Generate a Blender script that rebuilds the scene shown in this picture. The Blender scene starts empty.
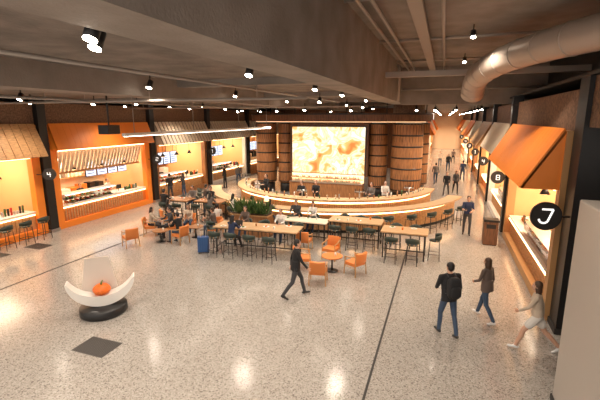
import bpy, math, random
from math import sin, cos, pi, radians
from mathutils import Vector, Matrix, Euler
from mathutils.bvhtree import BVHTree
random.seed(7)
scn=bpy.context.scene
COL=bpy.context.collection
V=Vector
# ------------------------------------------------------------------ materials
MATS={}
def mat(name,col=(.8,.8,.8),rough=.5,metal=0,emit=None,es=0,noise=0,nscale=8,bump=0,bscale=30,stretch=None,trans=0,alpha=1,col2=None):
    if name in MATS: return MATS[name]
    m=bpy.data.materials.new(name); m.use_nodes=True
    nt=m.node_tree; b=nt.nodes['Principled BSDF']
    b.inputs['Base Color'].default_value=(*col,1); b.inputs['Roughness'].default_value=rough
    b.inputs['Metallic'].default_value=metal
    if trans: b.inputs['Transmission Weight'].default_value=trans
    if alpha<1: b.inputs['Alpha'].default_value=alpha
    if emit: b.inputs['Emission Color'].default_value=(*emit,1); b.inputs['Emission Strength'].default_value=es
    if noise or bump or col2:
        tc=nt.nodes.new('ShaderNodeTexCoord'); mp=nt.nodes.new('ShaderNodeMapping')
        nt.links.new(tc.outputs['Object'],mp.inputs[0])
        if stretch: mp.inputs['Scale'].default_value=stretch
        nz=nt.nodes.new('ShaderNodeTexNoise'); nz.inputs['Scale'].default_value=nscale; nz.inputs['Detail'].default_value=5
        nt.links.new(mp.outputs[0],nz.inputs['Vector'])
        if noise or col2:
            r=nt.nodes.new('ShaderNodeValToRGB')
            c2=col2 or tuple(c*(1-noise) for c in col); c1=col if col2 else tuple(min(1,c*(1+noise*.6)) for c in col)
            r.color_ramp.elements[0].position=.35; r.color_ramp.elements[1].position=.65
            r.color_ramp.elements[0].color=(*c2,1); r.color_ramp.elements[1].color=(*c1,1)
            nt.links.new(nz.outputs['Fac'],r.inputs[0]); nt.links.new(r.outputs[0],b.inputs['Base Color'])
        if bump:
            n2=nt.nodes.new('ShaderNodeTexNoise'); n2.inputs['Scale'].default_value=bscale; n2.inputs['Detail'].default_value=4
            nt.links.new(tc.outputs['Object'],n2.inputs['Vector'])
            bp=nt.nodes.new('ShaderNodeBump'); bp.inputs['Strength'].default_value=bump; bp.inputs['Distance'].default_value=.03
            nt.links.new(n2.outputs['Fac'],bp.inputs['Height']); nt.links.new(bp.outputs[0],b.inputs['Normal'])
    MATS[name]=m; return m

def terrazzo():
    m=bpy.data.materials.new('terrazzo'); m.use_nodes=True; nt=m.node_tree; b=nt.nodes['Principled BSDF']
    tc=nt.nodes.new('ShaderNodeTexCoord')
    def vor(s):
        v=nt.nodes.new('ShaderNodeTexVoronoi'); v.inputs['Scale'].default_value=s; nt.links.new(tc.outputs['Object'],v.inputs['Vector']); return v
    v1=vor(44); 
    sep=nt.nodes.new('ShaderNodeSeparateColor'); nt.links.new(v1.outputs['Color'],sep.inputs[0])
    r=nt.nodes.new('ShaderNodeValToRGB'); r.color_ramp.interpolation='CONSTANT'
    e=r.color_ramp.elements; e[0].position=0; e[0].color=(.18,.16,.145,1); e[1].position=.10; e[1].color=(.34,.312,.285,1)
    for p,c in ((.40,(.375,.347,.315)),(.72,(.43,.402,.37)),(.90,(.27,.238,.21))):
        q=e.new(p); q.color=(*c,1)
    nt.links.new(sep.outputs[0],r.inputs[0])
    nz=nt.nodes.new('ShaderNodeTexNoise'); nz.inputs['Scale'].default_value=.35; nz.inputs['Detail'].default_value=4
    nt.links.new(tc.outputs['Object'],nz.inputs['Vector'])
    mr=nt.nodes.new('ShaderNodeMapRange'); mr.inputs['To Min'].default_value=.86; mr.inputs['To Max'].default_value=1.14
    nt.links.new(nz.outputs['Fac'],mr.inputs[0])
    mx=nt.nodes.new('ShaderNodeVectorMath'); mx.operation='SCALE'
    nt.links.new(r.outputs[0],mx.inputs[0]); nt.links.new(mr.outputs[0],mx.inputs['Scale'])
    nt.links.new(mx.outputs[0],b.inputs['Base Color'])
    b.inputs['Roughness'].default_value=.17
    MATS['terrazzo']=m; return m

def screenmat():
    m=bpy.data.materials.new('video_screen'); m.use_nodes=True; nt=m.node_tree; b=nt.nodes['Principled BSDF']
    tc=nt.nodes.new('ShaderNodeTexCoord'); nz=nt.nodes.new('ShaderNodeTexNoise'); nz.inputs['Scale'].default_value=.8; nz.inputs['Detail'].default_value=2.5; nz.inputs['Distortion'].default_value=1.6
    nt.links.new(tc.outputs['Object'],nz.inputs['Vector'])
    r=nt.nodes.new('ShaderNodeValToRGB'); e=r.color_ramp.elements
    e[0].position=.3; e[0].color=(.75,.2,.04,1); e[1].position=.75; e[1].color=(1,.93,.7,1)
    for p,c in ((.43,(1,.50,.15)),(.49,(1,.86,.62)),(.55,(1,.6,.22)),(.60,(1,.93,.75))):
        q=e.new(p); q.color=(*c,1)
    nt.links.new(nz.outputs['Fac'],r.inputs[0]); nt.links.new(r.outputs[0],b.inputs['Emission Color'])
    b.inputs['Base Color'].default_value=(.02,.02,.02,1)
    b.inputs['Emission Strength'].default_value=1.1
    MATS['video_screen']=m; return m

terrazzo(); screenmat()
M=dict(
 orange=((.95,.27,.03),.45), orange_dk=((.72,.20,.03),.5), black=((.012,.012,.013),.4), dark=((.03,.027,.025),.6),
 white=((.78,.75,.71),.5), cream=((.76,.64,.49),.55), peach=((.80,.48,.23),.55), steel=((.5,.5,.5),.3,.9), 
 green=((.03,.045,.035),.5), leather=((.70,.22,.05),.5), tanwood=((.52,.29,.12),.45), skin=((.62,.36,.25),.5), skin2=((.42,.22,.14),.5),
 hairblack=((.012,.009,.008),.5), hairbrown=((.07,.035,.018),.5), jeans=((.045,.075,.13),.8), navy=((.02,.035,.09),.8),
 cloth_black=((.015,.015,.017),.85), cloth_grey=((.16,.14,.13),.85), cloth_brown=((.13,.095,.08),.85), cloth_white=((.7,.67,.63),.85),
 cloth_pink=((.62,.40,.34),.85), cloth_beige=((.55,.45,.35),.85), cloth_blue=((.04,.12,.30),.85), cloth_dkgrey=((.05,.05,.055),.85),
 lips=((.42,.13,.1),.5), eyewhite=((.8,.8,.8),.3), shoe_white=((.7,.7,.7),.6), shoe_black=((.02,.02,.02),.5), red=((.6,.04,.03),.5),
 leaf=((.05,.12,.03),.5), leaf2=((.12,.2,.05),.5), suitcase=((.03,.10,.28),.4), grate=((.10,.09,.085),.6), duct=((.47,.40,.345),.45,.3), pipe=((.36,.31,.27),.5,.2))
for k,v in M.items(): mat(k,v[0],v[1],v[2] if len(v)>2 else 0)
mat('concrete',(.19,.16,.14),.85,noise=.28,nscale=1.6,bump=.6,bscale=14)
mat('concrete_light',(.27,.23,.20),.8,noise=.2,nscale=1.2,bump=.4,bscale=20)
mat('concrete_dark',(.13,.10,.09),.85,noise=.3,nscale=1.5,bump=.4,bscale=14)
mat('brownband',(.20,.11,.065),.7,noise=.45,nscale=14,bump=.3,bscale=40)
mat('oak',(.60,.38,.20),.4,noise=.25,nscale=5,stretch=(1,8,1))
mat('walnut',(.38,.17,.065),.45,noise=.35,nscale=4,stretch=(6,6,.6))
mat('walnut_dk',(.15,.065,.03),.5,noise=.4,nscale=4,stretch=(6,6,.6))
mat('slat_wood',(.55,.30,.13),.5,noise=.25,nscale=6,stretch=(1,1,5))
mat('warmglow',(1,.8,.55),.5,emit=(1,.62,.3),es=5.5)
mat('softglow',(1,.8,.6),.5,emit=(1,.60,.30),es=1.5)
mat('whiteglow',(1,1,1),.5,emit=(1,.88,.72),es=7)
mat('lampglow',(1,1,1),.5,emit=(1,.88,.72),es=45)
mat('menuglow',(.1,.1,.1),.4,emit=(.66,.76,1),es=1.2)
mat('menuwarm',(.1,.1,.1),.4,emit=(1,.72,.45),es=1.2)
mat('glass',(.95,.97,.96),.05,trans=1.0)
mat('pumpkin',(.85,.17,.02),.45,noise=.2,nscale=8)
mat('frost',(.68,.6,.53),.3)
mat('panel_beige',(.50,.455,.41),.55)
mat('whiteglow2',(.9,.9,.9),.5,emit=(1,.95,.9),es=.8)
# ------------------------------------------------------------------ mesh builder
class MB:
    def __init__(s): s.v=[];s.f=[];s.m=[];s.mats=[];s.sm=[]
    def mi(s,name):
        if name not in s.mats: s.mats.append(name)
        return s.mats.index(name)
    def add(s,vs,fs,mt,smooth=False,T=None):
        o=len(s.v); k=s.mi(mt)
        s.v+= [ (T@V(p)) if T else V(p) for p in vs]
        for f in fs: s.f.append([i+o for i in f]); s.m.append(k); s.sm.append(smooth)
    def box(s,x0,x1,y0,y1,z0,z1,mt,T=None):
        if x0>x1:x0,x1=x1,x0
        if y0>y1:y0,y1=y1,y0
        if z0>z1:z0,z1=z1,z0
        vs=[(x0,y0,z0),(x1,y0,z0),(x1,y1,z0),(x0,y1,z0),(x0,y0,z1),(x1,y0,z1),(x1,y1,z1),(x0,y1,z1)]
        s.add(vs,[(0,3,2,1),(4,5,6,7),(0,1,5,4),(1,2,6,5),(2,3,7,6),(3,0,4,7)],mt,False,T)
    def prism(s,pts,d,mt,T=None):
        n=len(pts); vs=[V(p) for p in pts]+[V(p)+V(d) for p in pts]
        fs=[list(range(n))[::-1],list(range(n,2*n))]+[(i,(i+1)%n,(i+1)%n+n,i+n) for i in range(n)]
        s.add(vs,fs,mt,False,T)
    def rings(s,rings,mt,smooth=True,cap=True,T=None,closed=True):
        n=len(rings[0]); vs=[p for r in rings for p in r]; fs=[]
        for i in range(len(rings)-1):
            for j in range(n if closed else n-1):
                k=(j+1)%n; fs.append((i*n+j,i*n+k,(i+1)*n+k,(i+1)*n+j))
        if cap: fs.append(list(range(n))[::-1]); fs.append(list(range((len(rings)-1)*n,len(rings)*n)))
        s.add(vs,fs,mt,smooth,T)
    def tube(s,pts,r,mt,n=8,T=None,smooth=True,flat=1.0,side=None):
        pts=[V(p) for p in pts]; R=[]
        rr=r if isinstance(r,(list,tuple)) else [r]*len(pts)
        for i,p in enumerate(pts):
            d=(pts[min(i+1,len(pts)-1)]-pts[max(i-1,0)]).normalized()
            a=V(side) if side is not None else (V((1,0,0)) if abs(d.x)<.9 else V((0,1,0)))
            a=(a-d*a.dot(d)).normalized(); b=d.cross(a)
            R.append([p+a*cos(2*pi*j/n)*rr[i]+b*sin(2*pi*j/n)*rr[i]*flat for j in range(n)])
        s.rings(R,mt,smooth,True,T)
    def caps(s,p0,p1,r0,r1,mt,n=10,flat=1.0,side=None,T=None):
        p0=V(p0);p1=V(p1);d=(p1-p0).normalized()
        P=[];R=[]
        for a in (-90,-60,-30,0): P.append(p0+d*r0*sin(radians(a))); R.append(max(.001,r0*cos(radians(a))))
        for a in (0,30,60,90): P.append(p1+d*r1*sin(radians(a))); R.append(max(.001,r1*cos(radians(a))))
        a=V(side) if side is not None else (V((1,0,0)) if abs(d.x)<.9 else V((0,1,0)))
        a=(a-d*a.dot(d)).normalized(); b=d.cross(a)
        s.rings([[p+a*cos(2*pi*j/n)*r+b*sin(2*pi*j/n)*r*flat for j in range(n)] for p,r in zip(P,R)],mt,True,True,T)
    def ell(s,c,r,mt,T=None,n=14,k=9,zmin=-1):
        rg=[]
        for i in range(k+1):
            a=-pi/2+pi*i/k; z=sin(a); q=cos(a) if 0<i<k else .02
            rg.append([V((c[0]+r[0]*q*cos(2*pi*j/n),c[1]+r[1]*q*sin(2*pi*j/n),c[2]+r[2]*z)) for j in range(n)])
        s.rings(rg,mt,True,True,T)
    def arc(s,cx,cy,rx0,ry0,rx1,ry1,z0,z1,a0,a1,n,mt,smooth=False):
        P=[]
        for i in range(n+1):
            a=radians(a0+(a1-a0)*i/n); c,q=cos(a),sin(a)
            P.append([V((cx+rx0*c,cy+ry0*q,z0)),V((cx+rx1*c,cy+ry1*q,z0)),V((cx+rx1*c,cy+ry1*q,z1)),V((cx+rx0*c,cy+ry0*q,z1))])
        s.rings(P,mt,smooth,True)
    def obj(s,name,loc=(0,0,0),rot=0,bevel=0):
        me=bpy.data.meshes.new(name); me.from_pydata([tuple(p) for p in s.v],[],s.f)
        for k in s.mats: me.materials.append(MATS[k])
        me.polygons.foreach_set('material_index',s.m); me.polygons.foreach_set('use_smooth',s.sm); me.update()
        return inst(me,name,loc,rot,bevel)
def inst(me,name,loc=(0,0,0),rot=0,bevel=0,sc=1):
    o=bpy.data.objects.new(name,me); o.location=loc; o.rotation_euler=(0,0,rot); o.scale=(sc,sc,sc); COL.objects.link(o)
    if bevel:
        b=o.modifiers.new('b','BEVEL'); b.width=bevel; b.segments=2; b.limit_method='ANGLE'
    return o
# ------------------------------------------------------------------ shell
XL,XR=-17.0,2.9
m=MB(); m.box(-22,8,-6,75,-.2,0,'terrazzo'); m.obj('floor')
m=MB(); m.box(-1.12,-1.07,-4,60,.0,.004,'dark'); m.obj('trim_1')
m=MB(); m.box(-12.64,-12.56,-4,40,.0,.004,'dark'); m.obj('trim_2')
m=MB(); m.box(-22,-8.8,-2,75,6.1,6.3,'concrete'); m.box(-8.0,-3.1,-2,75,6.35,6.55,'concrete')
m.box(-2.3,8,-2,23,7.8,8,'concrete_light'); m.box(-2.3,8,23,75,6.0,6.2,'concrete_light'); m.obj('ceiling')
m=MB(); m.box(-3.1,-2.3,-2,75,6.0,7.85,'concrete_light'); m.obj('trim_bulkhead')
m=MB(); m.box(-8.8,-8.0,-2,75,5.8,6.5,'concrete_light'); m.obj('trim_beam')
m=MB()
for y in (11,17.5,24,31): m.box(-8,-3.1,y,y+.45,6.15,6.45,'concrete_light')
for y in (7,15,23): m.box(-17,-8.8,y,y+.5,5.9,6.2,'concrete_light')
m.obj('trim_cross_beam')
m=MB(); m.box(-2.3,8,22.6,23.2,5.9,7.9,'concrete_light'); m.box(-2.3,5.5,16.4,16.7,6.75,6.95,'pipe'); m.obj('trim_lintel')
m=MB(); m.box(-22,-21.6,-2,75,0,6.3,'concrete_dark'); m.obj('wall_left')
m=MB(); m.box(7.6,8,-2,75,0,8,'concrete_dark'); m.box(2.95,7.6,7.0,75,6.12,6.2,'dark'); m.box(4.5,4.7,7,22.6,6.2,7.8,'black'); m.obj('wall_right')  # black sheet above the stalls paints in the darkness of the void there
m=MB(); m.box(-22,-1.8,43,43.3,0,6.2,'walnut_dk'); m.obj('wall_rear')
m=MB(); m.box(-1.8,8,74,74.3,0,6.2,'cream'); m.obj('wall_end')
m=MB(); m.box(2.25,4.3,5.0,7.85,0,3.85,'panel_beige'); m.box(2.22,2.26,5.0,7.88,0,.12,'dark'); m.obj('wall_partition',bevel=.02)
# ------------------------------------------------------------------ stalls
def stall(sg,X,y0,y1,st,seed=0,far=False):
    rnd=random.Random(seed); m=MB()
    def B(d0,d1,a,b,z0,z1,mt): m.box(X+sg*d0,X+sg*d1,a,b,z0,z1,mt)
    w=y1-y0; D=3.6; F=st['frame']; A=st['awn']; SW=st.get('side','peach')
    B(D,D+.1,y0,y1,0,4.9,st['back']); 
    B(.1,D,y0,y0+.08,0,4.9,SW); B(.1,D,y1-.08,y1,0,4.9,SW)
    B(.1,D,y0,y1,3.75,3.85,SW)
    B(.0,.25,y0,y1,4.9,5.85,'brownband')
    fw=st.get('fw',.38)
    B(-.12,.2,y0+.05,y0+.05+fw,0,4.9,F); B(-.12,.2,y1-.05-fw,y1-.05,0,4.9,F)
    B(-.12,.2,y0+.05+fw,y1-.05-fw,0,.28,F)
    B(-.12,.2,y0+.05+fw,y1-.05-fw,3.7,4.9,F)
    pr=st.get('proj',.75); zt=4.9; zb=st.get('zb',3.55); ya=y0+.12; yb=y1-.12
    gap=st.get('gap',.93)
    n=int((yb-ya)/(.34 if not far else .5)); step=(yb-ya)/n
    for i in range(n):
        a=ya+i*step; b=a+step*gap
        p=[(X-sg*.13,a,zt),(X-sg*pr,a,zb),(X-sg*(pr+.06),a,zb+.03),(X-sg*.17,a,zt+.06)]
        m.prism(p,(0,b-a,0),A)
    p=[(X-sg*.12,ya,zt-.05),(X-sg*(pr-.02),ya,zb),(X-sg*(pr+.02),ya,zb+.03),(X-sg*.15,ya,zt)]
    m.prism(p,(0,yb-ya,0),st.get('awn2','orange_dk'))
    for a in (ya,yb-.03):
        m.prism([(X-sg*.12,a,zt),(X-sg*pr,a,zb),(X-sg*.12,a,zb)],(0,.03,0),A)
    B(-.14,-.10,y0+.5,y1-.5,zb-.08,zb-.03,'warmglow')
    if st.get('curtain'):
        k=int(w/.27)
        for i in range(k):
            a=y0+.5+i*(w-1)/k
            m.prism([(X-sg*.02,a,3.72),(X-sg*(-.4),a,2.6),(X-sg*(-.44),a,2.6),(X-sg*(-.06),a,3.74)],(0,.15,0),'cream')
        B(.36,.48,y0+.5,y1-.5,2.52,2.62,'slat_wood')
    B(.1,.85,y0+.45,y1-.45,0,1.02,st['counter']); B(.0,.95,y0+.45,y1-.45,1.02,1.08,'white')
    B(.0,.06,y0+.5,y1-.5,.93,.97,'warmglow')
    k=max(3,int(w/.9))
    if not far:
        n=int((w-1)/.16)
        for i in range(n): B(.06,.1,y0+.5+i*.16,y0+.5+i*.16+.09,.3,.92,st.get('cslat','slat_wood'))
        g1=y0+w*.6
        B(.1,.12,y0+.8,g1,1.08,1.52,'glass'); B(.1,.65,y0+.8,g1,1.52,1.54,'steel'); B(.14,.2,y0+.85,g1-.05,1.49,1.52,'whiteglow')
        B(.12,.6,y0+.8,g1,1.28,1.29,'steel')
        nn=int((g1-y0-.9)/.3)
        for i in range(nn):
            yy=y0+.9+i*.3
            for z in (1.08,1.29):
                B(.2,.5,yy,yy+.24,z,z+.02,rnd.choice(['white','black','tanwood']))
                for j in range(2): m.ell((X+sg*(.28+.14*j),yy+.12,z+.07),(.065,.09,.06),rnd.choice(['pumpkin','cream','leaf2','walnut','red','orange','leaf']),n=8,k=5)
        m.tube([(X+sg*.5,y0+w*.68,1.08),(X+sg*.5,y0+w*.68,1.3)],.02,'black')
        B(.44,.5,y0+w*.68-.17,y0+w*.68+.17,1.22,1.46,'black')
        for i in range(8): m.tube([(X+sg*.4,y0+w*.74+i*.13,1.08),(X+sg*.4,y0+w*.74+i*.13,1.08+rnd.uniform(.12,.34))],.045,rnd.choice(['red','orange','steel','leaf','black']))
        for i in range(3):
            yy=y0+w*(.25+.25*i); m.tube([(X+sg*.45,yy,2.9),(X+sg*.45,yy,3.75)],.012,'black',6); m.tube([(X+sg*.45,yy,2.68),(X+sg*.45,yy,2.92)],[.16,.04],'black',14); m.tube([(X+sg*.45,yy,2.67),(X+sg*.45,yy,2.70)],.12,'warmglow',12)
    B(D-.75,D,y0+.3,y1-.3,0,.95,'steel')
    for i in range(k+2):
        yy=y0+.4+i*(w-.9)/(k+2); h=rnd.uniform(.15,.6)
        B(D-.6,D-.1,yy,yy+rnd.uniform(.25,.6),.95,.95+h,rnd.choice(['steel','black','white','cream','orange_dk','dark']))
    B(D-.35,D,y0+.3,y1-.3,1.8,1.84,'tanwood')
    for i in range(k*3):
        yy=y0+.4+i*(w-.9)/(k*3); B(D-.28,D-.1,yy,yy+.13,1.84,1.84+rnd.uniform(.12,.35),rnd.choice(['white','cream','orange','black','leaf','steel','red']))
    m.prism([(X+sg*(D-.1),y0+w*.1,3.7),(X+sg*(D-.1),y0+w*.1,2.5),(X+sg*(D-1.0),y0+w*.1,2.5),(X+sg*(D-.6),y0+w*.1,3.0),(X+sg*(D-.6),y0+w*.1,3.7)],(0,w*.35,0),'steel')
    ns=st.get('menus',4)
    for i in range(ns):
        yy=y0+w*st.get('ms',.35)+i*.78; B(1.5,1.56,yy,yy+.7,2.0,2.85,'black'); B(1.48,1.5,yy+.03,yy+.67,2.03,2.82,st.get('menu','menuglow'))
        for j in range(4): B(1.475,1.48,yy+.08,yy+.55,2.15+j*.15,2.19+j*.15,'dark')
        m.tube([(X+sg*1.53,yy+.35,2.85),(X+sg*1.53,yy+.35,3.75)],.015,'black',6)
    B(1.0,1.15,y0+.4,y1-.4,3.7,3.75,'whiteglow'); B(2.6,2.75,y0+.4,y1-.4,3.7,3.75,'whiteglow')
    m.obj('food_stall')
    L=bpy.data.lights.new('stall_lamp','AREA'); L.shape='RECTANGLE'; L.size=1.6; L.size_y=w*.8; L.energy=st.get('E',150); L.color=(1,.74,.46)
    o=bpy.data.objects.new('stall_lamp',L); o.location=(X+sg*1.8,(y0+y1)/2,3.66); COL.objects.link(o)
S_or=dict(frame='orange',awn='orange',back='cream',counter='orange_dk',curtain=True,menus=4,ms=.5,E=240,zb=3.75,proj=.55,gap=.985)
S_y=dict(frame='orange',awn='slat_wood',back='slat_wood',counter='tanwood',menu='menuwarm',E=240)
S_w=dict(frame='walnut',awn='cream',back='walnut',counter='walnut',awn2='walnut_dk',menus=3,ms=.35,E=230,fw=.25,gap=.7)
S_w2=dict(frame='white',awn='cream',back='peach',counter='white',awn2='walnut_dk',menus=4,ms=.25,E=230,fw=.25,gap=.7)
S_r=dict(frame='tanwood',awn='orange',back='slat_wood',counter='orange_dk',menus=3,ms=.2,menu='menuwarm',E=380,proj=.95,zb=3.45,fw=.3,gap=.96)
stall(-1,XL,6.6,12.95,S_y,1)
stall(-1,XL,13.35,20.1,S_or,2)
stall(-1,XL,20.5,26.4,S_w,3)
stall(-1,XL,26.8,33,S_w2,4)
stall(-1,XL,33.4,42.5,S_w,5,True)
stall(1,XR,11.2,19.4,S_r,6)
stall(1,XR,19.8,26.6,dict(S_w2,E=300),7)
stall(1,XR,27.0,33.6,dict(S_r,awn='slat_wood'),8,True)
stall(1,XR,34,41,dict(S_w,E=340),9,True)
stall(1,XR,41.4,49,S_r,10,True)
stall(1,XR,49.4,60,dict(S_w2,E=450),11,True)
stall(1,XR,60.4,73.5,dict(S_r,E=450),12,True)
stall(-1,-1.9,43.6,52,S_r,13,True)
stall(-1,-1.9,52.4,62,dict(S_w2,E=400),14,True)
stall(-1,-1.9,62.4,73.5,S_r,15,True)
cm=MB(); cm.box(-.2,.2,-.2,.2,0,6.1,'black'); cm.box(-.23,.23,-.23,.23,0,.15,'steel'); cm.box(-.21,.21,-.21,.21,5.7,5.78,'dark')
c0=cm.obj('column',(XL+.05,13.15,0)); me=c0.data
for y in (20.3,26.6,33.2): inst(me,'column',(XL+.05,y,0))
for y in (19.6,26.8,33.8,41.2,49.2): inst(me,'column',(XR-.02,y,0))
cm=MB(); cm.box(0,.7,-.45,.2,0,6.1,'black'); cm.box(-.03,.7,-.48,.22,0,.15,'dark'); cm.box(.7,4.5,-.3,.2,0,6.1,'dark'); cm.box(.1,4.5,-3,-.45,5.0,6.1,'brownband'); cm.obj('column',(XR,11.0,0))
def disc(x,y,z,rot,num,dx,r=.3):
    m=MB()
    m.tube([(0,-.04,0),(0,.04,0)],r,'black',36,smooth=False)
    m.tube([(0,-.05,0),(0,-.04,0)],r*.93,'dark',36,smooth=False)
    m.tube([(0,0,0),(dx,0,0)],.02,'black',8)
    k=r/.42
    def seg(a,b,t=.045): 
        a=V((a[0]*k,-.055,a[1]*k));b=V((b[0]*k,-.055,b[1]*k)); d=(b-a).normalized(); n=V((-d.z,0,d.x))*t*k/2
        m.prism([a-n,b-n,b+n,a+n],(0,.012,0),'whiteglow2')
    hook=[(-.07+.13*cos(radians(t)),-.08+.12*sin(radians(t))) for t in range(0,-181,-30)]
    G={'J':[((-.14,.21),(.16,.21)),((.16,.21),(.06,-.08))]+[(hook[i],hook[i+1]) for i in range(len(hook)-1)],'8':[((-.1,.15),(.1,.15)),((-.1,0),(.1,0)),((-.1,-.15),(.1,-.15)),((-.1,.15),(-.1,-.15)),((.1,.15),(.1,-.15))],
       '4':[((-.1,.15),(-.1,0)),((-.12,0),(.12,0)),((.06,.15),(.06,-.18))],'1':[((0,.18),(0,-.18)),((0,.18),(-.07,.1))],
       '2':[((-.1,.15),(.1,.15)),((.1,.15),(.1,0)),((.1,0),(-.1,0)),((-.1,0),(-.1,-.15)),((-.1,-.15),(.1,-.15))]}
    for a,b in G[num]: seg(a,b,.055 if num=='J' else .035)
    m.obj('round_sign',(x,y,z),rot)
disc(2.4,10.6,2.93,radians(8),'J',.6,.34)
for x,y,n in ((2.35,19.3,'8'),(2.35,26.5,'4'),(2.35,33.5,'1'),(2.35,41,'2'),(2.35,49,'4'),(2.35,60,'1')): disc(x,y,2.65,radians(8),n,.45,.28)
for y,n in ((12.9,'4'),(20.1,'2'),(26.4,'1')): disc(-16.4,y,2.75,radians(35),n,-.5,.27)
# ------------------------------------------------------------------ central bar
m=MB(); cx,cy=-6.4,24.4
m.arc(cx,cy,7.0,7.0,7.7,7.7,1.0,1.08,-158,-12,64,'oak')
m.arc(cx,cy,7.2,7.2,7.35,7.35,.12,1.0,-157,-13,64,'walnut')
m.arc(cx,cy,7.12,7.12,7.4,7.4,0,.12,-157,-13,64,'black')
m.arc(cx,cy,7.36,7.36,7.44,7.44,.88,.97,-157,-13,64,'warmglow')
for i in range(170):
    a=radians(-157+144*i/170); x,y=cx+7.38*cos(a),cy+7.38*sin(a)
    m.box(-.02,.02,-.045,.045,.14,.87,'slat_wood',Matrix.Translation((x,y,0))@Matrix.Rotation(a,4,'Z'))
m.obj('bar_ledge')
m=MB()
m.arc(cx,cy,5.3,5.0,6.1,5.75,1.1,1.2,-178,-2,64,'oak')
m.arc(cx,cy,5.45,5.15,5.85,5.5,.1,1.1,-178,-2,64,'walnut')
m.arc(cx,cy,5.5,5.2,5.8,5.45,0,.1,-178,-2,64,'black')
m.arc(cx,cy,5.86,5.51,5.97,5.61,1.0,1.08,-178,-2,64,'warmglow')
m.arc(cx,cy,5.86,5.51,5.95,5.6,.05,.1,-178,-2,64,'warmglow')
for i in range(150):
    a=radians(-177+174*i/150); x,y=cx+5.9*cos(a),cy+5.55*sin(a)
    m.box(-.02,.02,-.045,.045,.14,.98,'slat_wood',Matrix.Translation((x,y,0))@Matrix.Rotation(a,4,'Z'))
for i in range(46):
    a=radians(-172+164*i/46+random.uniform(-1,1)); x,y=cx+5.6*cos(a),cy+5.3*sin(a)
    if i%9==4:
        m.tube([(x,y,1.2),(x,y,1.55)],.04,'steel'); m.tube([(x-.25,y,1.55),(x+.25,y,1.55)],.04,'steel')
        for k in (-.2,0,.2): m.tube([(x+k,y,1.5),(x+k,y-.06,1.72)],.018,'black')
    else: m.tube([(x,y,1.2),(x,y,1.2+random.uniform(.12,.3))],.035,random.choice(['glass','white','walnut','leaf','steel']))
m.obj('bar_counter')
m=MB(); sx0,sx1=-9.75,-4.75
m.box(sx0-.2,sx1+.2,26.0,26.5,1.4,4.85,'walnut_dk'); m.box(sx0-.06,sx1+.06,25.93,26.0,1.5,4.68,'black')
m.box(sx0,sx1,25.90,25.93,1.55,4.62,'video_screen'); m.obj('video_screen')
m=MB()
m.box(sx0,sx1,25.3,25.9,0,.95,'walnut'); m.box(sx0,sx1,25.25,25.95,.95,1.0,'steel')
m.box(sx0,sx1,25.84,25.9,1.0,1.5,'softglow')
for z in (1.22,): m.box(sx0,sx1,25.55,25.84,z,z+.03,'oak')
for i in range(60):
    x=sx0+.1+i*(sx1-sx0-.2)/60
    for z in (1.0,1.25):
        h=random.uniform(.13,.2); c=random.choice(['leaf','walnut','glass','white','hairbrown','orange_dk'])
        m.tube([(x,25.7,z),(x,25.7,z+h*.6),(x,25.7,z+h*.75),(x,25.7,z+h)],[.03,.03,.012,.012],c,8)
m.obj('bottle_shelf')
def barrel(x,y,r,z0,z1):
    m=MB(); n=30; k=9
    rg=[]
    for i in range(k+1):
        t=i/k; q=r*(1-.04*(2*t-1)**2); rg.append([V((q*cos(2*pi*j/n),q*sin(2*pi*j/n),z0+(z1-z0)*t)) for j in range(n)])
    m.rings(rg,'walnut',False)
    nb=max(3,int((z1-z0)/.62))
    for i in range(nb+1):
        t=i/nb; z=z0+.03+(z1-z0-.1)*t
        m.tube([(0,0,z),(0,0,z+.09)],r*(1.015-.04*(2*t-1)**2),'black',n)
    for j in range(n):
        a=2*pi*(j+.5)/n; m.box(r*.96,r*.985,-.015,.015,z0,z1,'walnut_dk',Matrix.Rotation(a,4,'Z'))
    m.tube([(0,0,0),(0,0,z0)],r*.8,'black',24)
    m.tube([(0,0,z1-.02),(0,0,z1+.1)],r*.8,'steel',24)
    m.obj('wooden_barrel_tank',(x,y,0))
for x,y,r in ((-12.0,26.6,.72),(-10.55,26.75,.55),(-4.0,26.7,.6),(-13,28.8,.8),(-1.7,29,.8)): barrel(x,y,r,.7,4.85)
barrel(-2.15,26.4,.98,.6,4.85)
m=MB(); m.arc(-6.9,26.6,5.6,2.2,6.1,2.7,4.98,5.45,-180,180,72,'walnut_dk'); m.arc(-6.9,26.6,5.5,2.1,6.14,2.74,5.4,5.47,-180,180,72,'black')
m.arc(-6.9,26.6,5.7,2.3,5.8,2.4,4.95,4.98,-180,180,72,'softglow')
for i in range(14):
    a=2*pi*i/14; m.tube([(-6.9+5.8*cos(a),26.6+2.4*sin(a),5.45),(-6.9+5.8*cos(a),26.6+2.4*sin(a),6.05)],.03,'black')
m.obj('bar_canopy')
m=MB(); m.tube([(0,0,5.0),(0,0,6.1)],.95,'brownband',36); m.obj('round_column',(-2.15,26.4,0))
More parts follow.
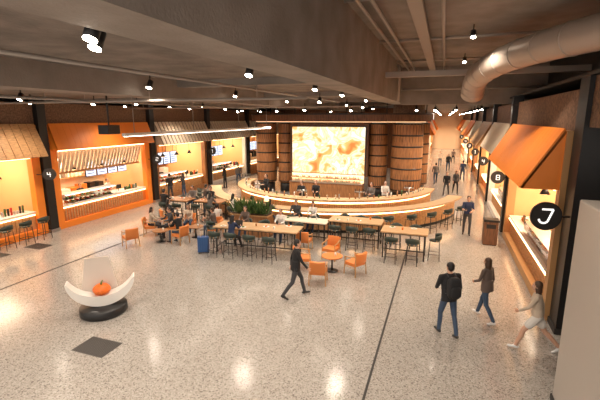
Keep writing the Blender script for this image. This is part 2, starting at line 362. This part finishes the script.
# ------------------------------------------------------------------ overhead services
def duct(name,pts,r,mt,seg=.35):
    m=MB(); P=[V(p) for p in pts]
    Q=[]
    for i in range(len(P)-1):
        a=P[max(i-1,0)];b=P[i];c=P[i+1];d=P[min(i+2,len(P)-1)]
        for k in range(6):
            t=k/6; Q.append(.5*((2*b)+(c-a)*t+(2*a-5*b+4*c-d)*t*t+(3*b-a-3*c+d)*t**3))
    Q.append(P[-1]); m.tube(Q,r,mt,24)
    for q,q2 in zip(Q[::2],Q[1::2]): 
        d=(q2-q).normalized(); m.tube([q,q+d*.05],r*1.04,mt,24)
    m.obj(name)
duct('air_duct',[(4.45,8.9,7.0),(4.2,9.0,7.0),(2.6,11,6.95),(1.5,13.4,6.85),(.95,15.2,6.55),(.85,15.9,6.0)],.38,'duct')
m=MB()
for x,z in ((-1.9,7.6),(-1.6,7.6),(-.2,7.6)): m.tube([(x,-1,z),(x,22.5,z)],.045,'pipe')
for y,z in ((9,7.65),(14,7.65),(19,7.65),(21.5,6.6)): m.tube([(-2.2,y,z),(4.4,y,z)],.05,'pipe')
m.box(-.9,-.6,2,22.5,7.55,7.65,'pipe'); m.tube([(-2.2,19.5,7.6),(-2.1,19.5,7.4),(-2.1,19.5,5.95)],.06,'pipe')
m.obj('ceiling_pipes')
m=MB()
for a,b in (((-16.5,9.5,5.68),(-3.2,9.5,5.68)),((-16.5,17.8,5.7),(-3.2,17.8,5.7)),((-10.4,3,5.72),(-10.4,22,5.72)),((-5.5,1,6.05),(-5.5,22,6.05))):
    m.tube([a,b],.035,'pipe'); 
    for t in (.1,.35,.65,.9):
        p=V(a).lerp(V(b),t); m.tube([p,(p.x,p.y,6.1)],.012,'pipe',6)
m.obj('sprinkler_pipes')
m=MB(); m.box(-.07,.07,0,12,0,.1,'white'); m.box(-.05,.05,.05,11.95,-.015,.0,'whiteglow')
for y in (.5,4,8,11.5): m.tube([(0,y,.1),(0,y,1.5)],.012,'pipe',6)
m.obj('linear_pendant_lamp',(-10.0,10.7,4.6))
m=MB(); m.box(-.2,.2,-.25,.25,0,.28,'black'); m.tube([(0,0,.28),(0,0,1.4)],.03,'black'); m.tube([(0,.25,.14),(0,.31,.14)],.08,'steel'); m.obj('ceiling_projector',(-10,10.1,4.7),bevel=.02)
# spotlight heads, tipped so the lit lens shows
dm=MB(); TL=Matrix.Rotation(radians(-25),4,'X')
dm.tube([(0,0,0),(0,0,.2)],.075,'black',16,T=TL); dm.tube([(0,0,-.006),(0,0,.0)],.068,'lampglow',16,T=TL); dm.tube([(0,.06,.15),(0,.06,.37)],.018,'black',8)
dmo=None
def down(x,y,z,E=260,ang=130,r=.08):
    global dmo
    if dmo is None: dmo=dm.obj('ceiling_spotlight',(x,y,z)).data
    else: inst(dmo,'ceiling_spotlight',(x,y,z))
    if E:
        L=bpy.data.lights.new('spot','SPOT'); L.energy=E; L.spot_size=radians(ang); L.spot_blend=.9; L.shadow_soft_size=r; L.color=(1,.85,.69)
        o=bpy.data.objects.new('spot_lamp',L); o.location=(x,y-.06,z-.08); COL.objects.link(o)
for y in (-.5,1.2): down(-5.0,y,6.05,420)
for y in (7.2,11.4,14.7,19.5): down(-3.6,y,6.0,420)
for y in (3.2,3.6): down(-3.3-(y-3.2)*.9,y,5.95,150)
for y in (5,9.2,14,19.4): down(-7.6,y,6.0,380)
for y in (4,9,14,19): down(-12.3,y,5.75,420)
for y in (11.5,16.5,22): down(-15.2,y,5.75,260)
for y in (8,13.2,18.2,24,29): down(-13.8,y,5.75,0)
for y in (16.5,21.5,26,30): down(-5.0,y,5.85,0)
for y in (1,5,13,18.5): down(.6,y,7.45,520)
for y in (26,33,40,48,57,67): down(.6,y,5.65,480)
for y in (25,28,31,35,38,43,47,53,60): down(1.9,y,5.65,0); down(-.6,y+1,5.65,0)
for x,y in ((-7,20.4),(-11,21)): down(x,y,5.6,420)
for x,y in ((-9.5,22.6),(-5,22.6),(-1.5,23.4),(-12.6,23.5)): down(x,y,5.6,400)
for x,y in ((-14,30),(-9,33),(-4,35)): down(x,y,5.7,200)
# ------------------------------------------------------------------ furniture
def stool_mesh():
    m=MB()
    for a in (-1,1):
        for b in (-1,1): m.tube([(a*.2,b*.2,0),(a*.16,b*.16,.72)],.014,'black',6)
    for a in (-1,1): m.tube([(a*.19,-.19,.25),(a*.19,.19,.25)],.01,'black',6); m.tube([(-.19,a*.19,.25),(.19,a*.19,.25)],.01,'black',6)
    m.ell((0,0,.75),(.21,.21,.045),'green',n=16,k=6)
    R=[]
    for i in range(13):
        a=radians(180+180*i/12); t=abs(i-6)/6; h=.2*(1-.45*t)
        R.append([V((.22*cos(a),.21*sin(a),.82)),V((.25*cos(a),.24*sin(a),.82)),V((.26*cos(a),.25*sin(a),.84+h)),V((.23*cos(a),.22*sin(a),.84+h))])
    m.rings(R,'green',True)
    for a in (200,250,290,340): m.tube([(.2*cos(radians(a)),.2*sin(radians(a)),.74),(.235*cos(radians(a)),.225*sin(radians(a)),.86)],.012,'tanwood',6)
    return m
def armchair_mesh(c='leather'):
    m=MB()
    for a in (-1,1):
        m.tube([(a*.27,.24,0),(a*.25,.22,.62)],.02,'tanwood',8); m.tube([(a*.27,-.27,0),(a*.24,-.24,.74)],.02,'tanwood',8)
        m.tube([(a*.25,.26,.62),(a*.26,0,.64),(a*.24,-.26,.7)],.022,'tanwood',8)
        m.tube([(a*.26,.22,.3),(a*.26,-.24,.3)],.014,'tanwood',6)
    m.box(-.25,.25,-.23,.26,.34,.45,c)
    R=[]
    for i in range(11):
        t=i/10*2-1; x=.25*t; y=-.27-.06*(1-t*t); R.append([V((x,y+.08,.45)),V((x,y,.44)),V((x*.98,y-.05,.80)),V((x*.98,y+.03,.82))])
    m.rings(R,c,True)
    return m
def hightable(lx,ly,h=1.05,top='oak',items=4,laptop=False):
    m=MB(); m.box(-lx/2,lx/2,-ly/2,ly/2,h-.05,h,top)
    for a in (-1,1):
        for b in (-1,1): m.box(a*(lx/2-.1)-.025,a*(lx/2-.1)+.025,b*(ly/2-.1)-.025,b*(ly/2-.1)+.025,0,h-.05,'black')
        m.box(a*(lx/2-.1)-.02,a*(lx/2-.1)+.02,-ly/2+.1,ly/2-.1,.22,.26,'black')
    m.box(-lx/2+.1,lx/2-.1,-.02,.02,.22,.26,'black'); m.box(-lx/2+.08,lx/2-.08,-ly/2+.08,ly/2-.08,h-.1,h-.05,'black')
    for i in range(items):
        x=-lx/2+.25+(lx-.5)*(i+.3)/items; y=random.uniform(-ly/3,ly/3)
        if i%2: m.tube([(x,y,h),(x,y,h+.11)],[.03,.042],random.choice(['white','walnut','orange_dk']),12)
        else: m.tube([(x,y,h),(x,y,h+.012),(x,y,h+.02)],[.08,.12,.13],'white',18); m.ell((x,y,h+.03),(.06,.06,.03),random.choice(['pumpkin','leaf2','cream']),n=8,k=5)
    if laptop:
        x=-lx*.22; m.box(x-.16,x+.16,-.4,-.18,h,h+.015,'steel'); m.prism([(x-.16,-.18,h+.015),(x-.16,-.12,h+.23),(x-.16,-.11,h+.23),(x-.16,-.17,h+.01)],(.32,0,0),'dark')
    return m
sm=stool_mesh(); so=sm.obj('bar_stool',(-8.0,12.75,0),0); SM=so.data
am=armchair_mesh(); ao=am.obj('armchair',(-11.9,12.6,0),radians(60),bevel=.012); AM=ao.data
def stool(x,y,deg): inst(SM,'bar_stool',(x,y,0),radians(deg))
def arm(x,y,deg): inst(AM,'armchair',(x,y,0),radians(deg),bevel=.012)
hightable(3.4,1.0,1.05,'oak',7,True).obj('communal_table',(-6.6,13.7,0),radians(4),bevel=.008)
for x in (-7.35,-6.55,-5.75): stool(x,12.8,0)
for x in (-7.6,-6.8,-6.0,-5.3): stool(x,14.65,180)
hightable(2.2,.95).obj('high_table',(-3.2,16.0,0),0,bevel=.008)
for x in (-3.9,-3.2,-2.5): stool(x,15.2,0); stool(x,16.8,180)
hightable(1.7,.95,items=3).obj('high_table',(-1.15,15.1,0),0,bevel=.008)
for x in (-1.55,-.8): stool(x,14.3,0); stool(x,15.9,180)
stool(-.05,15.1,90)
for px_,py in ((-12.9,17.3),(-11.1,17.5)):
    hightable(1.5,.9,1.05,'walnut').obj('high_table',(px_,py,0),0,bevel=.008)
    for dx in (-.4,.4): stool(px_+dx,py-.75,0); stool(px_+dx,py+.75,180)
hightable(2.2,.8,.95,'cream').obj('high_table',(-5.4,15.7,0),radians(0),bevel=.008)
for x in (-6,-5.2): stool(x,16.45,180)
for x,y,d in ((-11.2,14.4,150),(-10.2,13.6,80),(-10.9,15.3,200),(-12.2,14.2,-60),(-3.5,11.6,10),(-2.55,12.75,60),(-3.7,13.9,170),(-5.0,14.6,0),(-4.35,12.6,-70),(-12.6,15.9,-40),(-9.6,15.6,30),(-9.3,14.9,100)): arm(x,y,d)
def rtable(x,y,r=.38,h=.5,top='leather'):
    m=MB(); m.tube([(0,0,h-.03),(0,0,h)],r,top,28,smooth=False); m.tube([(0,0,.02),(0,0,h-.03)],.03,'black'); m.tube([(0,0,0),(0,0,.02)],r*.6,'black',24)
    m.tube([(.1,.05,h),(.1,.05,h+.1)],.035,'white'); m.obj('round_table',(x,y,0))
rtable(-3.35,12.75,.36,.55); rtable(-11.15,13.55,.33,.5,'walnut'); rtable(-11.7,15.1,.33,.5,'walnut'); rtable(-10.1,14.6,.33,.5,'walnut')
for a in (-152,-143,-134,-124,-112,-103,-96,-88,-81,-74,-66,-58,-50,-42,-34,-26,-18):
    r=8.2; x,y=cx+r*cos(radians(a)),cy+r*sin(radians(a)); stool(x,y,a+90)
for y in (10.6,11.4,12.2): stool(-16.25,y,90)
m=MB(); m.box(-.9,.9,-.3,.3,0,1.0,'walnut'); m.box(-.85,.85,-.25,.25,1.0,1.03,'hairbrown'); m.box(-.93,.93,-.33,.33,.95,1.0,'tanwood')
for i in range(260):
    bx,by=random.uniform(-.8,.8),random.uniform(-.2,.2); a=random.uniform(0,2*pi); l=random.uniform(.3,.85); lean=random.uniform(.15,.8)
    d=V((cos(a)*lean,sin(a)*lean,1)).normalized(); sd=V((-sin(a),cos(a),0))*.045; p=V((bx,by,1.02))
    m.add([p-sd*.3,p+sd*.3,p+d*l*.5+sd,p+d*l+V((cos(a),sin(a),-.5))*.08*lean,p+d*l*.5-sd],[(0,1,2,3,4)],random.choice(['leaf','leaf2']))
m.tube([(.75,0,1),(.75,0,1.7)],.015,'black'); m.tube([(.75,0,1.62),(.75,0,1.85)],[.12,.07],'softglow',16)
m.obj('planter_box',(-7.9,15.75,0))
m=MB()
m.box(-.22,.22,-.13,.13,.06,.66,'suitcase')
for i in range(5): m.box(-.18+.085*i,-.15+.085*i,-.14,.14,.09,.63,'suitcase')
for a in (-1,1):
    for b in (-1,1): m.tube([(a*.18-.015,b*.1,.03),(a*.18+.015,b*.1,.03)],.03,'black',12)
    m.tube([(a*.1,-.08,.66),(a*.1,-.08,.95)],.01,'steel',6)
m.tube([(-.11,-.08,.95),(.11,-.08,.95)],.016,'black'); m.obj('suitcase',(-8.6,12.9,0),radians(30),bevel=.02)
m=MB(); m.box(-.27,.27,-.25,.25,.03,1.0,'walnut_dk'); m.box(-.29,.29,-.27,.27,1.0,1.08,'black'); m.box(-.18,.18,-.255,-.25,.72,.9,'black'); m.box(-.25,.25,-.23,.23,0,.03,'black'); m.obj('waste_bin',(2.1,17.9,0),bevel=.01)
for x,y,r in ((-7.25,6.35,0),(-15.5,11.3,0),(-16.0,9.9,0)):
    m=MB(); m.box(-.45,.45,-.32,.32,.0,.004,'grate')
    for i in range(18): m.box(-.43+.05*i,-.405+.05*i,-.3,.3,.004,.008,'dark')
    m.obj('floor_grate',(x,y,0),r)
# sculpture
m=MB(); m.tube([(0,0,0),(0,0,.04),(0,0,.2),(0,0,.24)],[.56,.6,.6,.56],'black',48)
N=40; R=[]
for i in range(N+1):
    t=i/N; a=radians(185+170*t); e=sin(pi*t)**.8
    o=V((.84*cos(a),0,1.02+.78*sin(a))); th=.03+.25*e; n=V((-cos(a),0,-sin(a)))
    q=o+n*th
    R.append([o+V((0,-.17,0)),o+V((0,.17,0)),q+V((0,.17,0)),q+V((0,-.17,0))])
m.rings(R,'white',False)
pr=[]
for i in range(13):
    a=-pi/2+pi*i/12; rr=.21*max(.02,cos(a)); z=.16*sin(a)-.02*(1 if abs(sin(a))>.95 else 0)
    pr.append([V((rr*(1+.09*abs(cos(4*2*pi*j/48)))*cos(2*pi*j/48),rr*(1+.09*abs(cos(4*2*pi*j/48)))*sin(2*pi*j/48),.66+z)) for j in range(48)])
m.rings(pr,'pumpkin',True)
m.tube([(0,0,.79),(.01,0,.86),(.04,0,.91)],[.03,.02,.015],'leaf2')
m.prism([(-.36,.2,1.5),(.22,.2,1.5),(.42,.2,.4),(-.55,.2,.4)],(0,.03,0),'frost')
m.obj('pumpkin_sculpture',(-8.45,7.75,0),radians(42))
# ------------------------------------------------------------------ people
def person(name,loc,deg,H=1.72,lg=((8,-4),(-8,-14)),ar=((10,25,8),(-10,5,8)),lean=3,seat=None,top='cloth_black',pants='jeans',shoes='shoe_black',
           hair='hairblack',longhair=False,sleeve=True,shorts=False,skin='skin',female=False,yaw=0,pitch=0,vox=.02,bulk=1.0,bag=False,skirt=False,phone=False,jacket=False):
    s=H/1.75; m=MB()
    hipw=.09; th,shn=.43,.43
    def dr(p,ab,side): p=radians(p);ab=radians(ab); return V((side*sin(ab)*abs(cos(p)),sin(p),-cos(p)*cos(ab)))
    legs=[]; ez=[]
    for k,side in ((0,-1),(1,1)):
        a,b=lg[k]; hip=V((side*hipw,0,0)); spread=(4 if seat is None else 7)
        kn=hip+dr(a,spread if seat is None else 0,side)*th
        if seat is not None: kn.x+=side*.05
        an=kn+dr(b,0,side)*shn
        toe=max(0,-(b))*.9
        if seat is not None: toe=0
        legs.append((hip,kn,an,toe,side)); 
        ez.append(an.z-.085-(sin(radians(toe))*.14))
    pz=-min(ez) if seat is None else (seat+.10)/s
    P=V((0,0,pz)); L=radians(lean); sp=V((0,sin(L),cos(L))); fw=V((0,cos(L),-sin(L)))
    shw=(.165 if female else .185)*bulk; 
    def ring(h,wx,wy,off=0,n=16): 
        c=P+sp*h+fw*off; return [c+V((1,0,0))*wx*cos(2*pi*j/n)+fw*wy*sin(2*pi*j/n) for j in range(n)]
    f=.93 if female else 1.0
    hipx=.175 if female else .165
    m.rings([ring(-.10,.09,.07),ring(-.06,hipx*.85,.11),ring(.0,hipx,.12),ring(.06,hipx*.97,.115)],pants)
    m.rings([ring(.03,hipx*1.04,.128),ring(.08,hipx*1.0,.122),ring(.18,.14*f*bulk,.108*bulk),ring(.30,.16*f*bulk,.118*bulk,.005),ring(.40,.172*f*bulk,.122*bulk,.012 if female else .005),ring(.48,.165*f*bulk,.10*bulk,0),ring(.53,.11,.075,-.005),ring(.555,.062,.06,0)],top)
    if jacket: m.rings([ring(-.08,hipx*1.1,.14),ring(.04,hipx*1.08,.14),ring(.2,.16*bulk,.13*bulk)],top)
    for hip,kn,an,toe,side in legs:
        hip,kn,an=P+hip,P+kn,P+an
        lm=skin if (shorts) else pants
        if shorts: 
            mid=hip.lerp(kn,.6); m.caps(hip,mid,.098,.098,pants); m.caps(mid,kn,.070,.056,skin)
        else: m.caps(hip,kn,.090,.062,pants)
        cf=kn.lerp(an,.3)+V((0,-.012,0))
        m.caps(kn,cf,.056,.057,lm); m.caps(cf,an,.057,.041 if shorts else .048,lm)
        t=radians(toe); fd=V((side*.12,cos(t),-sin(t))).normalized()
        heel=an+V((0,-.02,-.045)); m.caps(heel-V((0,.02,0)),heel+fd*.17,.042,.034,shoes,side=(1,0,0),flat=.85); m.caps(an+V((0,0,-.02)),heel+fd*.08,.045,.036,shoes)
    hands=[]
    for k,side in ((0,-1),(1,1)):
        a,b,ab=ar[k]; sh=P+sp*.485+V((side*shw,0,0))
        el=sh+dr(a,ab,side)*.28; inw=-4 if b>40 else 2
        fd=dr(b,inw*1.0,side); 
        if b>40: fd=(fd+V((-side*.35,0,0))).normalized()
        wr=el+fd*.245
        m.caps(P+sp*.49+V((side*shw*.55,0,0)),sh,.062,.058*bulk,top); m.caps(sh,el,.054*bulk,.042*bulk,top)
        if sleeve: m.caps(el,wr-fd*.01,.042*bulk,.034,top); m.caps(wr-fd*.03,wr+fd*.02,.026,.024,skin)
        else: m.caps(el,wr,.038,.026,skin)
        pn=V((-side,0,0)); pn=(pn-fd*pn.dot(fd)).normalized(); sd=fd.cross(pn).normalized()
        if sd.dot(V((0,1,0)) if b<50 else V((-side,0,.6)))<0: sd=-sd
        m.caps(wr+fd*.02,wr+fd*.075,.030,.036,skin,side=tuple(sd),flat=.45)
        hands.append((wr,fd,pn,sd))
    nb=P+sp*.53; hc=P+sp*.53+ (sp*.5+V((0,0,.5))).normalized()*.165+V((0,.015,0))
    m.caps(nb-sp*.03,hc-V((0,.01,.06)),.055,.05,skin)
    HT=Matrix.Translation(hc)@Matrix.Rotation(radians(yaw),4,'Z')@Matrix.Rotation(radians(pitch),4,'X')
    m.ell((0,-.008,.03),(.074,.092,.088),skin,T=HT,n=16,k=10)
    m.ell((0,.022,-.035),(.058,.066,.078),skin,T=HT)
    m.ell((0,.062,-.088),(.026,.024,.022),skin,T=HT)
    m.caps((0,.083,.012),(0,.104,-.022),.010,.015,skin,T=HT)
    m.caps((-.035,.076,.027),(.035,.076,.027),.012,.012,skin,T=HT)
    for a in (-1,1): m.ell((a*.076,-.008,-.005),(.011,.02,.03),skin,T=HT,n=8,k=6)
    m.ell((0,-.022,.045),(.084,.092,.088),hair,T=HT,n=18,k=12)
    m.ell((0,-.045,0),(.078,.07,.085),hair,T=HT)
    if longhair:
        m.ell((0,-.062,-.09),(.085,.05,.14),hair,T=HT); m.ell((0,-.075,-.19),(.075,.035,.11),hair,T=HT)
        for a in (-1,1): m.ell((a*.07,-.02,-.06),(.02,.045,.11),hair,T=HT)
    me=bpy.data.meshes.new('tmp'); me.from_pydata([tuple(p) for p in m.v],[],m.f); me.update()
    bvh=BVHTree.FromPolygons([tuple(p) for p in m.v],m.f)
    o=bpy.data.objects.new('tmp',me); COL.objects.link(o)
    r=o.modifiers.new('r','REMESH'); r.mode='VOXEL'; r.voxel_size=vox; r.use_smooth_shade=True
    q=o.modifiers.new('s','SMOOTH'); q.factor=.5; q.iterations=2
    dg=bpy.context.evaluated_depsgraph_get(); me2=bpy.data.meshes.new_from_object(o.evaluated_get(dg))
    bpy.data.objects.remove(o); 
    f_=MB(); f_.mats=list(m.mats); f_.v=[v.co.copy() for v in me2.vertices]
    for p in me2.polygons:
        hit=bvh.find_nearest(p.center); f_.f.append(list(p.vertices)); f_.m.append(m.m[hit[2]] if hit[2] is not None else 0); f_.sm.append(True)
    for a in (-1,1):
        f_.ell((a*.031,.079,.008),(.014,.009,.0085),'eyewhite',T=HT,n=8,k=6); f_.ell((a*.031,.086,.008),(.006,.005,.0065),'hairblack',T=HT,n=8,k=5)
        f_.caps((a*.018,.088,.03),(a*.046,.078,.03),.004,.003,hair,T=HT,n=6)
    f_.ell((0,.087,-.052),(.024,.008,.007),'lips',T=HT,n=10,k=5)
    for wr,fd,pn,sd in hands:
        base=wr+fd*.085
        for i,(off,l) in enumerate(((.027,.070),(.009,.078),(-.009,.072),(-.026,.056))):
            b0=base+sd*off-fd*.015; d1=(fd+pn*.25+sd*off*2).normalized(); b1=b0+d1*(l*.5+.01); d2=(fd+pn*.8).normalized(); b2=b1+d2*l*.32; d3=(fd*.7+pn*1.1).normalized(); b3=b2+d3*l*.25
            f_.tube([b0,b1,b2,b3],[.0085,.008,.0072,.0055],skin,6)
        t0=wr+fd*.03+sd*.02; t1=t0+(sd*.8+fd*.6+pn*.2).normalized()*.04; t2=t1+(fd+sd*.3+pn*.3).normalized()*.03
        f_.tube([t0,t1,t2,t2+(fd+pn*.3).normalized()*.015],[.012,.0105,.009,.006],skin,6)
    if phone:
        wr,fd,pn,sd=hands[1]; c=wr+fd*.12
        f_.box(-.037,.037,-.075,.075,-.005,.005,'black',Matrix.Translation(c+V((0,0,.03)))@Matrix.Rotation(radians(35),4,'X'))
    if bag:
        T=Matrix.Translation(P+sp*.27-fw*.20)@Matrix.Rotation(-L,4,'X')
        for sx,sy,sz,c in ((.155,.095,.24,(0,0,0)),(.12,.05,.13,(0,-.08,-.07))):
            g=[]
            for i in range(9):
                u=-1+2*i/8; k=(1-abs(u)**4)**.25 if abs(u)<1 else .55
                g.append([V((c[0]+sx*max(k,.6)*(abs(cos(a))**.5)*(1 if cos(a)>=0 else -1),c[1]+sy*max(k,.6)*(abs(sin(a))**.5)*(1 if sin(a)>=0 else -1),c[2]+sz*u)) for a in [2*pi*j/20 for j in range(20)]])
            f_.rings(g,'cloth_black',True,True,T)
        for a in (-1,1):
            f_.tube([P+sp*.50-fw*.12+V((a*.09,0,0)),P+sp*.57-fw*.02+V((a*.1,0,0)),P+sp*.5+fw*.10+V((a*.11,0,0)),P+sp*.35+fw*.135+V((a*.125,0,0)),P+sp*.18+fw*.06+V((a*.15,0,0)),P+sp*.12-fw*.1+V((a*.13,0,0))],.018,'cloth_dkgrey',8,flat=.5)
    f_.v=[p*s for p in f_.v]
    return f_.obj(name,loc,radians(deg))
W1=((28,12),(-14,-38)); W2=((-12,-34),(26,14)); ST=((4,-2),(-4,-6)); SIT=((84,4),(80,-6)); SITH=((72,10),(66,20))
A1=((-22,-5,9),(22,38,9)); A2=((20,35,9),(-20,-4,9)); AH=((25,88,8),(25,88,8)); AD=((6,14,8),(-2,8,8))
person('walking_man',(-3.82,10.35,0),-60,1.80,W1,A1,5,top='cloth_black',pants='cloth_dkgrey',vox=.013,jacket=True)
person('walking_man',(.38,9.6,0),28,1.84,((16,2),(-8,-22)),((18,60,8),(-8,20,10)),4,top='cloth_black',pants='jeans',shoes='shoe_black',vox=.012,bag=True,bulk=1.12,jacket=True,yaw=10)
person('walking_woman',(1.32,10.7,0),50,1.72,W2,((14,60,8),(-10,10,8)),4,top='cloth_brown',pants='jeans',shoes='shoe_white',hair='hairbrown',longhair=True,female=True,vox=.012,jacket=True)
person('walking_woman',(2.25,9.55,0),78,1.74,((34,16),(-24,-46)),((28,50,8),(-26,-8,8)),6,top='cloth_beige',pants='cloth_white',shoes='shoe_white',hair='hairbrown',female=True,vox=.012,shorts=True,longhair=True)
person('standing_man',(1.25,19.0,0),178,1.78,((12,2),(-6,-14)),((20,80,8),(25,95,8)),3,top='navy',pants='cloth_dkgrey',sleeve=False,vox=.016,phone=True,pitch=-15)
for i,(x,y,d,t,p) in enumerate(((.4,28.5,170,'cloth_black','cloth_dkgrey'),(1.0,29.4,185,'cloth_dkgrey','cloth_black'),(-.4,33.5,10,'cloth_grey','jeans'),(1.7,36,0,'navy','jeans'),(.6,42,180,'cloth_black','jeans'),(1.2,50,5,'cloth_brown','cloth_black'),(-.2,46,180,'cloth_white','jeans'))):
    person('walking_person',(x,y,0),d,1.66+.03*(i%5),W1 if i%2 else W2,A1 if i%2 else A2,3,top=t,pants=p,vox=.026,female=bool(i%3==1),longhair=bool(i%3==1))
person('stall_worker',(-18.6,16.3,0),-90,1.7,ST,AH,5,top='cloth_black',pants='cloth_black',vox=.024)
person('stall_worker',(-18.6,18.2,0),-80,1.7,ST,AH,5,top='cloth_white',pants='cloth_black',vox=.024)
person('customer',(-16.2,20.9,0),80,1.74,ST,AD,2,top='cloth_black',pants='cloth_dkgrey',vox=.022)
person('customer',(-15.9,21.9,0),100,1.66,ST,AH,2,top='cloth_dkgrey',pants='jeans',vox=.022,female=True,longhair=True)
person('customer',(-15.3,26.2,0),100,1.76,ST,AD,2,top='cloth_black',pants='cloth_black',vox=.024)
person('customer',(-14.9,27.6,0),-150,1.7,ST,AD,2,top='cloth_grey',pants='jeans',vox=.026)
person('stall_worker',(4.15,13.6,0),90,1.7,ST,AH,5,top='cloth_white',pants='cloth_black',vox=.02)
for i,(x,y,d,t) in enumerate(((-7.3,20.9,170,'cloth_black'),(-6.6,21.3,190,'cloth_black'),(-3.5,21.6,160,'cloth_grey'),(-2.9,22.3,200,'cloth_white'),(-10.2,22.6,150,'cloth_black'))):
    person('bartender',(x,y,0),d,1.76,ST,AH,6,top=t,pants='cloth_black',vox=.024,female=bool(i%2),longhair=False)
hs=.76; ls=.45
def sit(x,y,d,t,p='jeans',high=False,fem=False,hair='hairblack',vox=.02,lean=8,pitch=-12,skin='skin'):
    person('seated_woman' if fem else 'seated_man',(x,y,0),d,1.62 if fem else 1.72,SITH if high else SIT,((35,85,8),(40,90,8)),lean,seat=(hs if high else ls),top=t,pants=p,female=fem,longhair=fem,hair=hair,vox=vox,pitch=pitch,skin=skin)
stool(-8.75,13.8,-90)
sit(-7.35,12.85,-8,'navy','cloth_black',True,True,vox=.014,lean=14)
sit(-10.2,13.6,80,'cloth_black','jeans',vox=.016); sit(-10.9,15.3,200,'cloth_beige','jeans',fem=True,hair='hairbrown'); sit(-11.2,14.4,150,'cloth_dkgrey','cloth_black')
sit(-12.6,15.9,-40,'cloth_black','cloth_black',fem=True); sit(-9.6,15.6,30,'cloth_white','jeans')
sit(-9.3,14.9,100,'cloth_brown','jeans',hair='hairbrown'); sit(-12.2,14.2,-60,'cloth_beige','cloth_dkgrey',fem=True)
sit(-11.5,18.25,180,'cloth_black','jeans',True); sit(-12.5,18.05,180,'cloth_grey','jeans',True); sit(-13.3,16.55,0,'cloth_black','jeans',True)
sit(-10.7,16.75,0,'cloth_grey','cloth_black',True,True)
sit(-7.6,14.65,180,'cloth_brown','jeans',True,True); sit(-6.0,14.65,180,'cloth_white','jeans',True,True,'hairbrown')
sit(-6.0,16.45,180,'cloth_dkgrey','jeans',True); sit(-5.2,16.45,175,'cloth_white','jeans',True,True)
def brs(a,t,fem=False):
    r=8.2; sit(cx+r*cos(radians(a)),cy+r*sin(radians(a)),a+90,t,'jeans',True,fem,vox=.024)
brs(-112,'cloth_white',True); brs(-103,'cloth_black'); brs(-134,'cloth_brown'); brs(-96,'cloth_grey',True)
# ------------------------------------------------------------------ world, camera
w=bpy.data.worlds.new('w'); scn.world=w; w.use_nodes=True; bg=w.node_tree.nodes['Background']; bg.inputs[0].default_value=(1,.89,.79,1); bg.inputs[1].default_value=1.1
f=400; p=math.atan(82/400); psi=math.atan(145*cos(p)/400)
F=V((-sin(psi)*cos(p),cos(psi)*cos(p),-sin(p))); R=V((cos(psi),sin(psi),0)); U=R.cross(F)
cd=bpy.data.cameras.new('camera'); cd.sensor_width=36; cd.lens=24; cd.clip_start=.05; cd.clip_end=300
co=bpy.data.objects.new('camera',cd); COL.objects.link(co); scn.camera=co
B_=-F; co.matrix_world=Matrix(((R.x,U.x,B_.x,0),(R.y,U.y,B_.y,0),(R.z,U.z,B_.z,5.2),(0,0,0,1)))
scn.view_settings.view_transform='Standard'; scn.view_settings.exposure=.45
